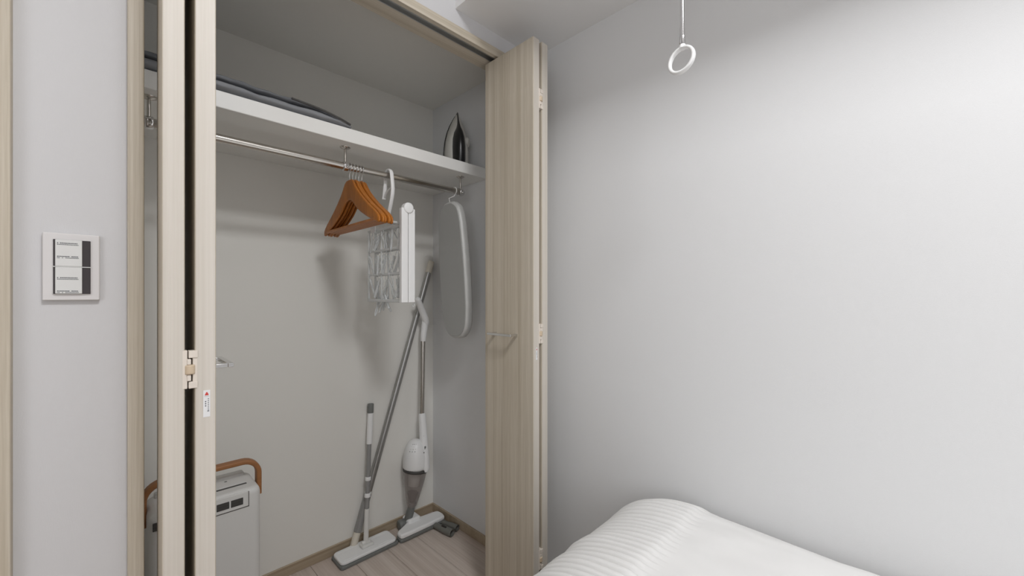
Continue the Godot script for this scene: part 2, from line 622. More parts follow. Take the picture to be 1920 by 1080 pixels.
func hinge(t: Node3D, x0: float, x1: float, yc: float, d: float) -> void:
	# knuckle hinge bridging the two edges: two leaves, knuckles and pin
	var w := x1 - x0
	var st := mb()
	bx(st, x0 - 0.004, x0 + 0.25 * w, yc - 0.033, yc + 0.033, d - 0.002, d + 0.012, 0.001)
	bx(st, x0 + 0.2 * w, x0 + 0.62 * w, yc + 0.008, yc + 0.018, d - 0.004, d + 0.01, 0.0015)
	bx(st, x0 + 0.2 * w, x0 + 0.62 * w, yc - 0.020, yc - 0.009, d - 0.004, d + 0.01, 0.0015)
	var h := obj("hinge", st, M.hinge, t)
	st = mb()
	bx(st, x0 + 0.36 * w, x1 + 0.004, yc + 0.0195, yc + 0.032, d - 0.003, d + 0.012, 0.001)
	bx(st, x0 + 0.36 * w, x1 + 0.004, yc - 0.033, yc - 0.0215, d - 0.003, d + 0.012, 0.001)
	bx(st, x1 - 0.22 * w, x1 + 0.004, yc - 0.022, yc + 0.02, d - 0.001, d + 0.012, 0.001)
	obj("hinge_leaf", st, M.hinge, h)
	st = mb()
	lathe(st, P(x0 + 0.5 * w, yc - 0.009, d + 0.001), Vector3.UP, [Vector2(0.004, 0.0), Vector2(0.0072, 0.0008), Vector2(0.0075, 0.003), Vector2(0.0075, 0.014), Vector2(0.0072, 0.0162), Vector2(0.004, 0.017)], 16)
	obj("hinge_pin", st, M.hinge_pin, h)

func bar_handle(t: Node3D, xf: float, side: float, y: float, d0: float, d1: float) -> void:
	# slim square bar on two posts; side -1 sticks out to -x
	var out := 0.026
	var st := mb()
	bx(st, min(xf + side * out, xf + side * (out + 0.010)), max(xf + side * out, xf + side * (out + 0.010)), y - 0.004, y + 0.004, d0, d1, 0.0015)
	for d in [d0 + 0.008, d1 - 0.008]:
		bx(st, min(xf - side * 0.001, xf + side * (out + 0.004)), max(xf - side * 0.001, xf + side * (out + 0.004)), y - 0.0038, y + 0.0038, d - 0.0055, d + 0.0055, 0.0012)
	var o := obj("handle", st, M.chrome, t)
	o.set_meta("label", "slim chrome bar handle")

func doors() -> void:
	var y0 := 0.015
	var y1 := 1.974
	var h := y1 - y0
	# left pair, folded at the left jamb
	var t := thing("door_1", P(0.09, 0, 1.0), "folded pale ash bifold door at the left jamb of the closet, with a warning sticker", "door", "", "structure")
	var first := true
	for x0 in [0.0645, 0.1080]:
		var L := leaf_shape(x0, 0.886, 1.125, 0.042)
		var st := mb()
		rbox(st, L[1] + Vector3(0, y0 + h / 2, 0), Vector3(0.03, h, L[2]), 0.0018, L[0])
		var lf := obj("door_leaf", st, M.ash, t)
		st = mb()
		rbox(st, L[1] + Vector3(0, y0 + h / 2, 0) + L[0] * Vector3(0, 0, L[2] / 2 + 0.0002), Vector3(0.0272, h - 0.003, 0.0012), 0.0003, L[0])
		obj("edge_band", st, M.ash_edge, lf)
		first = false
	hinge(t, 0.0945, 0.1080, 1.001, 0.886)
	hinge(t, 0.0945, 0.1080, 1.78, 0.886)
	hinge(t, 0.0945, 0.1080, 0.25, 0.886)
	bar_handle(t, 0.142, 1.0, 0.991, 0.955, 1.075)
	# warning sticker on the edge of the second leaf
	sticker(t, 0.1245, 0.938, 0.8845, 0.010, 0.047)
	# right pair
	t = thing("door_2", P(1.02, 0, 1.0), "folded pale ash bifold door at the right jamb, beside the bare wall", "door", "", "structure")
	for x0 in [0.984, 1.0265]:
		var L := leaf_shape(x0, 0.886, 1.123, 0.0)
		var st := mb()
		rbox(st, L[1] + Vector3(0, y0 + h / 2, 0), Vector3(0.03, h, L[2]), 0.0018, L[0])
		var lf := obj("door_leaf", st, M.ash, t)
		st = mb()
		rbox(st, L[1] + Vector3(0, y0 + h / 2, 0) + L[0] * Vector3(0, 0, L[2] / 2 + 0.0002), Vector3(0.0272, h - 0.003, 0.0012), 0.0003, L[0])
		obj("edge_band", st, M.ash_edge, lf)
	hinge(t, 1.014, 1.0265, 1.000, 0.886)
	hinge(t, 1.014, 1.0265, 1.78, 0.886)
	hinge(t, 1.014, 1.0265, 0.25, 0.886)
	bar_handle(t, 0.984, -1.0, 0.992, 0.955, 1.075)
	sticker(t, 0.999, 0.935, 0.8845, 0.007, 0.040)

func sticker(t: Node3D, x: float, y: float, d: float, w: float, h: float) -> void:
	var st := mb()
	bx(st, x - w / 2, x + w / 2, y - h / 2, y + h / 2, d - 0.0006, d + 0.001, 0.0001)
	var o := obj("warning_sticker", st, M.paper, t)
	o.set_meta("label", "small white warning sticker with a red mark")
	st = mb()
	var ry := y + h * 0.38
	for k in 3:
		var ww := w * (0.22 + 0.16 * k)
		bx(st, x - ww / 2, x + ww / 2, ry + 0.0022 - 0.0018 * k - 0.0018, ry + 0.0022 - 0.0018 * k, d - 0.001, d, 0.0001)
	obj("warning_mark", st, M.red, o)
	st = mb()
	bx(st, x - w * 0.35, x + w * 0.35, y + h * 0.27, y + h * 0.275, d - 0.0009, d, 0.00005)
	for k in 7:
		bx(st, x + w * 0.16, x + w * 0.30, y + h * (0.16 - 0.07 * k), y + h * (0.19 - 0.07 * k), d - 0.0009, d, 0.00005)
	for k in 3:
		bx(st, x - w * 0.25, x - w * 0.08, y + h * (0.06 - 0.08 * k), y + h * (0.10 - 0.08 * k), d - 0.0009, d, 0.00005)
	bx(st, x + w * 0.08, x + w * 0.34, y - h * 0.30, y - h * 0.27, d - 0.0009, d, 0.00005)
	obj("print", st, M.ink, o)

const SHELF_B := 1.6465
const SHELF_T := 1.6935
const RAIL_Y := 1.579
const RAIL_D := 1.42
func shelf_and_rail() -> void:
	var st := mb()
	bx(st, -0.05, XR, SHELF_B, SHELF_T, 1.362, DB, 0.0025, 2)
	var o := obj("shelf", st, M.shelf)
	meta(o, "thick white shelf across the top of the closet, carrying bag and iron", "shelf")
	var t := thing("hanging_rail", P(0.59, RAIL_Y, RAIL_D), "polished steel clothes rail hung on three brackets under the closet shelf", "clothes rail")
	st = mb()
	tube(st, [P(0.062, RAIL_Y, RAIL_D), P(1.106, RAIL_Y, RAIL_D)], 0.0125, 24)
	obj("rail", st, M.steel, t)
	for x in [0.078, 0.592, 1.099]:
		st = mb()
		tube(st, [P(x, RAIL_Y + 0.01, RAIL_D), P(x, SHELF_B - 0.003, RAIL_D)], 0.0042, 12)
		lathe(st, P(x, SHELF_B, RAIL_D), Vector3.DOWN, [Vector2(0.017, -0.0005), Vector2(0.017, 0.002), Vector2(0.012, 0.005), Vector2(0.006, 0.008)], 20)
		var b := obj("bracket", st, M.steel, t)
		st = mb()
		lathe(st, P(x - 0.009, RAIL_Y, RAIL_D), Vector3.RIGHT, [Vector2(0.0126, 0.0), Vector2(0.0155, 0.0), Vector2(0.0168, 0.003), Vector2(0.0168, 0.015), Vector2(0.0155, 0.018), Vector2(0.0126, 0.018)], 24)
		lathe(st, P(x, RAIL_Y - 0.004, RAIL_D - 0.016), Vector3(0, 0, 1), [Vector2(0.0045, -0.002), Vector2(0.0045, 0.003), Vector2(0.002, 0.0045)], 10)
		obj("collar", st, M.chrome, b)
	for x in [0.058, 1.104]:
		st = mb()
		lathe(st, P(x, RAIL_Y, RAIL_D), Vector3.RIGHT, [Vector2(0.004, 0.0), Vector2(0.0138, 0.001), Vector2(0.0145, 0.004), Vector2(0.0138, 0.007), Vector2(0.004, 0.008)], 24)
		obj("end_cap", st, M.steel, t)

# ---------------------------------------------------------------- hangers
func hangers() -> void:
	var st := mb()
	# body: slices along the width; half-width s, top and bottom above the floor, half thickness
	var tab := [[0.0, 1.535, 1.462, 0.0052], [0.02, 1.534, 1.458, 0.0052], [0.034, 1.527, 1.449, 0.0052], [0.05, 1.508, 1.436, 0.0052], [0.07, 1.488, 1.421, 0.0052],
		[0.1, 1.464, 1.405, 0.0052], [0.135, 1.439, 1.389, 0.0052], [0.165, 1.420, 1.377, 0.0052], [0.195, 1.402, 1.366, 0.0052], [0.214, 1.388, 1.358, 0.005], [0.222, 1.380, 1.358, 0.0045], [0.2255, 1.374, 1.363, 0.002]]
	var rings := []
	for k in range(tab.size() - 1, -1, -1): rings.append(slice_ring(-tab[k][0], tab[k]))
	for k in range(1, tab.size()): rings.append(slice_ring(tab[k][0], tab[k]))
	skin(st, rings)
	var where := ["closest to the middle rail bracket", "second from the middle rail bracket", "third from the middle rail bracket", "fourth from the middle rail bracket", "nearest the white laundry hanger"]
	var t := thing("coat_hanger", P(0.607, 1.38, RAIL_D), "", "coat hanger", "wooden hangers on the closet rail")
	var body := obj("body", st, M.hanger, t)
	body.position = Vector3(0, -1.38, 0)
	st = mb()
	tube(st, [Vector3(0, 1.371, -0.2), Vector3(0, 1.371, 0.2)], 0.0058, 12)
	var bar := obj("trouser_bar", st, M.hanger, t)
	bar.position = Vector3(0, -1.38, 0)
	st = mb()
	var pts := [Vector3(0, 1.530, 0), Vector3(0, 1.550, 0), Vector3(0, 1.558, 0.003)]
	for k in 13:
		var a: float = deg_to_rad(-50 + 250.0 * k / 12)
		pts.append(Vector3(0, RAIL_Y + 0.0148 * sin(a), 0.0148 * cos(a)))
	tube(st, pts, 0.0016, 8, Vector3.RIGHT)
	var hk := obj("hook", st, M.chrome, t)
	hk.position = Vector3(0, -1.38, 0)
	hk.set_meta("label", "chrome wire hook")
	meta(t, "orange brown wooden coat hanger, " + where[0], "", "")
	var shift := [0.0, 0.004, -0.003, 0.003, -0.002]
	for k in range(1, 5):
		var c: Node3D = t.duplicate()
		c.name = "coat_hanger_%03d" % k
		add_child(c, true)
		c.position = P(0.607 + 0.0112 * k, 1.38, RAIL_D)
		for part in c.get_children():
			if part.name != "hook": part.position.z += shift[k]
		c.set_meta("label", "orange brown wooden coat hanger, " + where[k])

func slice_ring(z: float, row: Array) -> Array:
	var ring := []
	var c: float = (row[1] + row[2]) / 2
	var hh: float = (row[1] - row[2]) / 2
	for k in 16:
		var a := TAU * k / 16
		var ca := cos(a)
		var sa := sin(a)
		ring.append(Vector3(row[3] * signf(ca) * pow(abs(ca), 0.6), c + hh * signf(sa) * pow(abs(sa), 0.6), z))
	return ring

func laundry_hanger() -> void:
	var x := 0.757
	var t := thing("laundry_hanger", P(x, 1.1, 1.44), "white folding laundry hanger full of clear pegs, hooked on the closet rail", "laundry hanger")
	var st := mb()
	var hp := smooth_path([P(x, 1.497, 1.457), P(x, 1.540, 1.447), P(x, 1.578, 1.4425), P(x, 1.5975, 1.432), P(x, 1.6015, 1.417), P(x, 1.592, 1.400), P(x, 1.565, 1.393), P(x, 1.53, 1.388), P(x, 1.50, 1.392), P(x, 1.465, 1.405), P(x, 1.435, 1.418), P(x, 1.418, 1.425)], 4)
	tube(st, hp, 0.0078, 12, Vector3.RIGHT, 0.6)
	tube(st, [P(x, 1.500, 1.457), P(x, 1.520, 1.435), P(x, 1.532, 1.402)], [0.004, 0.004, 0.003], 8)
	obj("hook", st, M.white, t)
	st = mb()
	tube(st, [P(x, 1.425, 1.424), P(x, 1.402, 1.424)], 0.006, 12)
	bx(st, x - 0.012, x + 0.030, 1.400, 1.410, 1.405, 1.440, 0.003, 2)
	obj("swivel", st, M.white_soft, t)
	# folded frame: two halves side by side
	for s in [-1.0, 1.0]:
		var xc: float = x + 0.011 + s * 0.0143
		st = mb()
		bx(st, xc - 0.0132, xc + 0.0132, 1.100, 1.440, 1.294, 1.312, 0.003, 2)
		var fr := obj("frame_rail", st, M.white, t)
		st = mb()
		bx(st, xc - 0.004, xc + 0.004, 1.105, 1.385, 1.572, 1.580, 0.002)
		bx(st, xc - 0.006, xc + 0.006, 1.100, 1.112, 1.31, 1.578, 0.003)
		bx(st, xc - 0.005, xc + 0.005, 1.378, 1.387, 1.31, 1.578, 0.002)
		obj("frame_bar", st, M.milk, fr)
		st = mb()
		bx(st, xc - 0.003, xc + 0.003, 1.11, 1.38, 1.466, 1.473, 0.002)
		bx(st, xc - 0.003, xc + 0.003, 1.203, 1.212, 1.31, 1.575, 0.002)
		bx(st, xc - 0.003, xc + 0.003, 1.296, 1.305, 1.31, 1.575, 0.002)
		obj("cross_bar", st, M.milk, fr)
	st = mb()
	lathe(st, P(x + 0.011, 1.441, 1.318), Vector3(0, 0, 1), [Vector2(0.012, 0.0), Vector2(0.0185, 0.003), Vector2(0.0195, 0.008), Vector2(0.0195, 0.024), Vector2(0.0185, 0.0275), Vector2(0.014, 0.0295), Vector2(0.0, 0.030)], 32)
	obj("hinge_cap", st, M.white, t)
	st = mb()
	bx(st, x - 0.014, x - 0.0125, 1.372, 1.412, 1.500, 1.540, 0.0005)
	obj("tag", st, M.paper, t)
	# clear pegs
	var peg := mb()
	var rng := RandomNumberGenerator.new()
	rng.seed = 19
	for s in [-1.0, 1.0]:
		var pts := smooth_path([Vector3(s * 0.006, 0.030, 0), Vector3(s * 0.0052, 0.016, 0), Vector3(s * 0.0024, 0.004, 0), Vector3(s * 0.0035, -0.012, 0), Vector3(s * 0.0012, -0.032, 0)], 3)
		tube(peg, pts, 0.0032, 8, Vector3(0, 0, 1), 0.45)
	var ring := []
	for k in 13: ring.append(Vector3(0.0042 * cos(TAU * k / 12), 0.004 + 0.0042 * sin(TAU * k / 12), 0.0))
	tube(peg, ring, 0.0009, 6, Vector3(0, 0, 1))
	tube(peg, [Vector3(0, 0.03, 0), Vector3(0.001, 0.040, 0), Vector3(0, 0.048, 0)], 0.0009, 6)
	var mesh := peg.commit()
	for r in 3:
		for c in 5:
			for s in [-1.0, 1.0]:
				var o := MeshInstance3D.new()
				o.name = "peg"
				o.mesh = mesh
				o.material_override = M.clear if rng.randf() < 0.6 else M.milk
				t.add_child(o, true)
				o.position = P(x + 0.011 + s * 0.014, 1.338 - 0.092 * r + rng.randf_range(-0.010, 0.004), 1.336 + 0.053 * c + rng.randf_range(-0.008, 0.008)) - t.position
				o.rotation = Vector3(rng.randf_range(-0.3, 0.3), PI / 2 + rng.randf_range(-1.2, 1.2), rng.randf_range(-0.3, 0.3))
				o.scale = Vector3.ONE * 1.25
	for k in 9:
		var o := MeshInstance3D.new()
		o.name = "peg"
		o.mesh = mesh
		o.material_override = M.milk
		t.add_child(o, true)
		o.position = P(x + 0.011 + rng.randf_range(-0.018, 0.018), 1.088 + rng.randf_range(-0.012, 0.022), 1.43 + 0.016 * k) - t.position
		o.rotation = Vector3(rng.randf_range(-0.5, 0.5), PI / 2 + rng.randf_range(-1.2, 1.2), rng.randf_range(-0.7, 0.7))
	st = mb()
	for k in 2:
		var rg := []
		for j in 13: rg.append(P(x + 0.035, 1.113 - 0.022 * k + 0.006 * sin(TAU * j / 12), 1.30 + 0.006 * cos(TAU * j / 12)))
		tube(st, rg, 0.0012, 6, Vector3.RIGHT)
	obj("link_ring", st, M.milk, t)

# ---------------------------------------------------------------- board, mops, vacuum
func ironing_board() -> void:
	var x := 1.060
	var t := thing("ironing_board", P(1.067, RAIL_Y, RAIL_D), "small silver grey tabletop ironing board hanging from the rail at the right wall", "ironing board")
	# outline in (towards the room, up)
	var o := smooth_loop([Vector2(0.0, 1.532), Vector2(0.035, 1.527), Vector2(0.066, 1.502), Vector2(0.082, 1.45), Vector2(0.09, 1.36), Vector2(0.095, 1.25), Vector2(0.095, 1.14), Vector2(0.09, 1.05), Vector2(0.074, 0.98), Vector2(0.04, 0.947), Vector2(0.0, 0.942),
		Vector2(-0.04, 0.947), Vector2(-0.074, 0.98), Vector2(-0.09, 1.05), Vector2(-0.095, 1.14), Vector2(-0.095, 1.25), Vector2(-0.09, 1.36), Vector2(-0.082, 1.45), Vector2(-0.066, 1.502), Vector2(-0.035, 1.527)], 4)
	var rng := RandomNumberGenerator.new()
	rng.seed = 3
	# puckered hem: the outline is slightly uneven
	for i in o.size(): o[i] = Vector2(o[i].x * 0.92, o[i].y)
	var o2 := []
	for i in o.size(): o2.append(o[i] + Vector2(rng.randf_range(-0.0012, 0.0012), rng.randf_range(-0.0012, 0.0012)))
	var tilt := Basis(Vector3(0, 0, 1), deg_to_rad(3.0))
	var st := mb()
	var pivot := P(1.067, RAIL_Y, RAIL_D)
	var at := P(x, 0, 1.437)
	plate(st, at, Vector3(0, 0, 1), Vector3(0, 1, 0), o2, 0.042, 0.016, 5)
	var a := obj("padded_cover", st, M.board_cover, t)
	var inner := []
	for q in o: inner.append(Vector2(q.x * 0.9, 1.237 + (q.y - 1.237) * 0.965))
	st = mb()
	plate(st, at + Vector3(-0.0205, 0, 0), Vector3(0, 0, 1), Vector3(0, 1, 0), inner, 0.004, 0.0015, 2)
	var b := obj("base_panel", st, M.board_face, t)
	b.set_meta("label", "flat grey underside panel")
	st = mb()
	var pts := [P(x - 0.012, 1.525, 1.432), P(x - 0.018, 1.545, 1.43), P(1.068, 1.558, 1.424)]
	for k in 11:
		var g: float = deg_to_rad(-70 + 250.0 * k / 10)
		pts.append(P(1.067, RAIL_Y + 0.0148 * sin(g), RAIL_D - 0.0148 * cos(g)))
	tube(st, pts, 0.0018, 8)
	obj("hook", st, M.white_soft, t)
	# leans towards the wall at the bottom and is turned a little in its own plane
	t.rotation_degrees = Vector3(-3.2, 3.0, 1.5)

func pole_parts(t: Node3D, a: Vector3, b: Vector3, parts: Array) -> void:
	# parts: [called, from, to, radius, material]
	for p in parts:
		var st := mb()
		var q0 := a.lerp(b, p[1])
		var q1 := a.lerp(b, p[2])
		var d := (q1 - q0)
		var ln := d.length()
		var r: float = p[3]
		lathe(st, q0, d, [Vector2(r * 0.8, 0.0), Vector2(r, min(0.002, ln * 0.2)), Vector2(r, ln - min(0.002, ln * 0.2)), Vector2(r * 0.8, ln)], 20)
		obj(p[0], st, p[4], t)

func long_pole() -> void:
	var a := P(0.768, 0.006, 1.763)
	var b := P(1.182, 1.300, 1.768)
	var t := thing("mop_pole", P(0.768, 0, 1.767), "long silver grey mop pole leaning across the closet back wall into the corner", "mop pole")
	pole_parts(t, a, b, [["foot", 0.0, 0.052, 0.0155, M.cream], ["sleeve", 0.052, 0.17, 0.0165, M.alu_paint], ["collar", 0.17, 0.178, 0.017, M.white_soft], ["tube", 0.178, 0.955, 0.0148, M.alu], ["grip_cap", 0.953, 1.0, 0.0155, M.cream]])

func flat_mop() -> void:
	var t := thing("flat_mop", P(0.805, 0, 1.715), "short white and grey mop with flat rectangular head on the closet floor", "mop")
	var st := mb()
	plate(st, P(0.806, 0.0065, 1.714), Vector3.RIGHT, Vector3(0, 0, -1), rrect(0.262, 0.112, 0.014), 0.013, 0.003, 2)
	obj("pad", st, M.grey, t)
	st = mb()
	plate(st, P(0.806, 0.019, 1.715), Vector3.RIGHT, Vector3(0, 0, -1), rrect(0.252, 0.098, 0.02), 0.013, 0.004, 3)
	for s in [-1.0, 1.0]:
		bx(st, 0.806 + s * 0.075 - 0.036, 0.806 + s * 0.075 + 0.036, 0.025, 0.0268, 1.744, 1.748, 0.0008)
		bx(st, 0.806 + s * 0.075 - 0.036, 0.806 + s * 0.075 + 0.036, 0.025, 0.0268, 1.678, 1.682, 0.0008)
	obj("head", st, M.white, t)
	st = mb()
	bx(st, 0.782, 0.836, 0.024, 0.037, 1.695, 1.735, 0.006, 3)
	lathe(st, P(0.788, 0.040, 1.715), Vector3.RIGHT, [Vector2(0.006, 0.0), Vector2(0.010, 0.001), Vector2(0.010, 0.033), Vector2(0.006, 0.034)], 16)
	obj("swivel_joint", st, M.white_soft, t)
	var a := P(0.806, 0.040, 1.715)
	var b := P(0.856, 0.630, 1.772)
	pole_parts(t, a, b, [["lower_pole", 0.0, 0.235, 0.0105, M.white_soft], ["pole", 0.235, 0.705, 0.0095, M.alu_paint], ["collar", 0.315, 0.345, 0.0128, M.white], ["collar", 0.435, 0.462, 0.0128, M.white], ["grip", 0.70, 0.93, 0.0128, M.white], ["grip_cap", 0.928, 1.0, 0.0138, M.grey]])

func vacuum() -> void:
	var t := thing("stick_vacuum", P(1.05, 0, 1.71), "white stick vacuum with smoky dust cup standing in the closet corner", "vacuum cleaner")
	# floor head
	var top := smooth_loop([Vector2(0.955, 1.648), Vector2(1.05, 1.646), Vector2(1.165, 1.646), Vector2(1.186, 1.658), Vector2(1.190, 1.69), Vector2(1.180, 1.718), Vector2(1.13, 1.726), Vector2(1.085, 1.737), Vector2(1.072, 1.768), Vector2(1.03, 1.770), Vector2(1.022, 1.738), Vector2(0.985, 1.715), Vector2(0.944, 1.692), Vector2(0.940, 1.662)], 3)
	var flat := []
	for q in top: flat.append(Vector2(q.x, q.y))
	var st := mb()
	plate(st, P(0, 0.011, 0), Vector3.RIGHT, Vector3(0, 0, -1), flat, 0.014, 0.003, 2)
	var hb := obj("floor_head_base", st, M.grey, t)
	st = mb()
	var upper := []
	for q in flat: upper.append(Vector2(1.06 + (q.x - 1.06) * 0.975, 1.70 + (q.y - 1.70) * 0.96))
	plate(st, P(0, 0.028, 0), Vector3.RIGHT, Vector3(0, 0, -1), upper, 0.022, 0.008, 4)
	bx(st, 1.014, 1.082, 0.024, 0.056, 1.705, 1.772, 0.012, 3)
	obj("floor_head", st, M.white, t)
	st = mb()
	lathe(st, P(0.985, 0.026, 1.748), Vector3.RIGHT, [Vector2(0.012, 0.0), Vector2(0.024, 0.002), Vector2(0.024, 0.03), Vector2(0.012, 0.034)], 20)
	lathe(st, P(1.03, 0.04, 1.742), Vector3(0.005, 0.07, 0.025), [Vector2(0.017, 0.0), Vector2(0.019, 0.004), Vector2(0.019, 0.05), Vector2(0.0165, 0.065), Vector2(0.0165, 0.10)], 20)
	obj("swivel_neck", st, M.grey, t)
	# dust cup along the tilted axis
	var a0 := P(1.034, 0.112, 1.718)
	var a1 := P(1.0585, 0.285, 1.720)
	var ax := (a1 - a0)
	st = mb()
	lathe(st, a0, ax, [Vector2(0.019, 0.0), Vector2(0.024, 0.008), Vector2(0.031, 0.035), Vector2(0.041, 0.08), Vector2(0.050, 0.125), Vector2(0.0555, 0.165), Vector2(0.0565, 0.172)], 32)
	obj("dust_cup", st, M.smoke, t)
	st = mb()
	lathe(st, a0 + ax.normalized() * 0.012, ax, [Vector2(0.004, 0.0), Vector2(0.014, 0.002), Vector2(0.02, 0.035), Vector2(0.027, 0.052), Vector2(0.02, 0.058), Vector2(0.010, 0.06)], 20)
	var inn := obj("inlet_valve", st, M.grey_dark, t)
	st = mb()
	lathe(st, a0 + ax.normalized() * 0.095, ax, [Vector2(0.008, 0.0), Vector2(0.026, 0.003), Vector2(0.030, 0.04), Vector2(0.034, 0.07)], 20)
	obj("filter", st, M.white_soft, t)
	st = mb()
	lathe(st, a1 + ax.normalized() * -0.010, ax, [Vector2(0.050, 0.0), Vector2(0.0585, 0.001), Vector2(0.0602, 0.006), Vector2(0.0602, 0.016), Vector2(0.050, 0.019)], 32)
	obj("seal_ring", st, M.grey_dark, t)
	st = mb()
	lathe(st, a1 + ax.normalized() * 0.008, Vector3(-0.01, 1.0, 0.0), [Vector2(0.050, 0.0), Vector2(0.0595, 0.001), Vector2(0.0605, 0.012), Vector2(0.0605, 0.03), Vector2(0.058, 0.06), Vector2(0.052, 0.088), Vector2(0.043, 0.11), Vector2(0.031, 0.126), Vector2(0.016, 0.134), Vector2(0.0, 0.136)], 36)
	var body := obj("motor_body", st, M.white, t)
	st = mb()
	for k in 4:
		for j in 3:
			var g := deg_to_rad(205.0 + 16.0 * j + 4.0 * k)
			var yy := 0.386 + 0.0095 * k
			var r: float = [0.0465, 0.0415, 0.036, 0.030][k]
			var c := P(1.058 + r * cos(g), yy, 1.720 - r * -sin(g))
			rbox(st, c, Vector3(0.009, 0.0028, 0.0035), 0.001, Basis(Vector3.UP, -(g + PI / 2)))
	lathe(st, P(1.072, 0.372, 1.672), Vector3(0.2, 0.5, 1), [Vector2(0.0035, 0.0), Vector2(0.0035, 0.004), Vector2(0.001, 0.005)], 12)
	obj("vent_slot", st, M.seam, body)
	# handle housing and tube
	st = mb()
	var h0 := P(1.083, 0.278, 1.669)
	var h1 := P(1.096, 0.545, 1.722)
	tube(st, [h0, h0.lerp(h1, 0.06), h0.lerp(h1, 0.3), h0.lerp(h1, 0.55), h0.lerp(h1, 0.98), h1], [0.012, 0.020, 0.022, 0.0195, 0.0175, 0.014], 18)
	var ho := obj("handle_housing", st, M.white, t)
	st = mb()
	rbox(st, h0.lerp(h1, 0.42) + Vector3(-0.006, 0, 0.0185), Vector3(0.008, 0.02, 0.004), 0.0015)
	obj("button", st, M.grey, ho)
	st = mb()
	rbox(st, h0.lerp(h1, 0.62) + Vector3(-0.006, 0, 0.0155), Vector3(0.006, 0.008, 0.004), 0.0015)
	obj("button", st, M.grey, ho)
	st = mb()
	var p1 := P(1.111, 0.91, 1.735)
	tube(st, [h1 + Vector3(0, -0.01, 0), p1], 0.0112, 20)
	var tb := obj("steel_tube", st, M.steel, t)
	tb.set_meta("label", "polished steel extension tube")
	# top handle: short collar, then a grip that bends up to the left
	st = mb()
	tube(st, smooth_path([P(1.1105, 0.898, 1.735), P(1.113, 0.93, 1.735), P(1.119, 0.975, 1.734), P(1.118, 1.003, 1.73)], 3), [0.013, 0.014, 0.015, 0.0155, 0.016, 0.0165, 0.017, 0.0165, 0.016, 0.012], 16)
	tube(st, smooth_path([P(1.128, 0.978, 1.73), P(1.116, 1.01, 1.725), P(1.09, 1.055, 1.715), P(1.064, 1.095, 1.70), P(1.052, 1.112, 1.695)], 3), [0.010, 0.015, 0.0165, 0.0168, 0.0165, 0.016, 0.0155, 0.015, 0.0145, 0.014, 0.0135, 0.0125, 0.009], 16)
	obj("grip", st, M.white, t)

func crevice_nozzles() -> void:
	var data := [[P(1.118, 0.0195, 1.640), P(1.139, 0.0175, 1.532), 0.0175, "grey crevice nozzle with dark slot lying before the vacuum head"], [P(1.160, 0.0175, 1.638), P(1.181, 0.0165, 1.549), 0.0155, "grey nozzle lying against the right baseboard, behind the slotted nozzle"]]
	for i in 2:
		var d = data[i]
		var t := thing("vacuum_nozzle", d[0], d[3], "vacuum nozzle", "spare vacuum nozzles on the closet floor")
		var st := mb()
		var ax: Vector3 = d[1] - d[0]
		var ln := ax.length()
		var r: float = d[2]
		lathe(st, d[0], ax, [Vector2(r * 0.55, 0.02), Vector2(r * 0.6, 0.0), Vector2(r * 0.75, 0.0), Vector2(r * 0.8, 0.03), Vector2(r, ln * 0.55), Vector2(r, ln), Vector2(r * 0.8, ln), Vector2(r * 0.72, ln - 0.03), Vector2(r * 0.3, ln - 0.035)], 20, 0.95)
		var b := obj("nozzle_body", st, M.nozzle, t)
		if i == 0:
			st = mb()
			rbox(st, d[0].lerp(d[1], 0.55) + Vector3(-0.003, 0.0155, 0.0), Vector3(0.010, 0.004, 0.030), 0.0018, Basis(Vector3.UP, 0.15))
			obj("slot", st, M.dark, b)

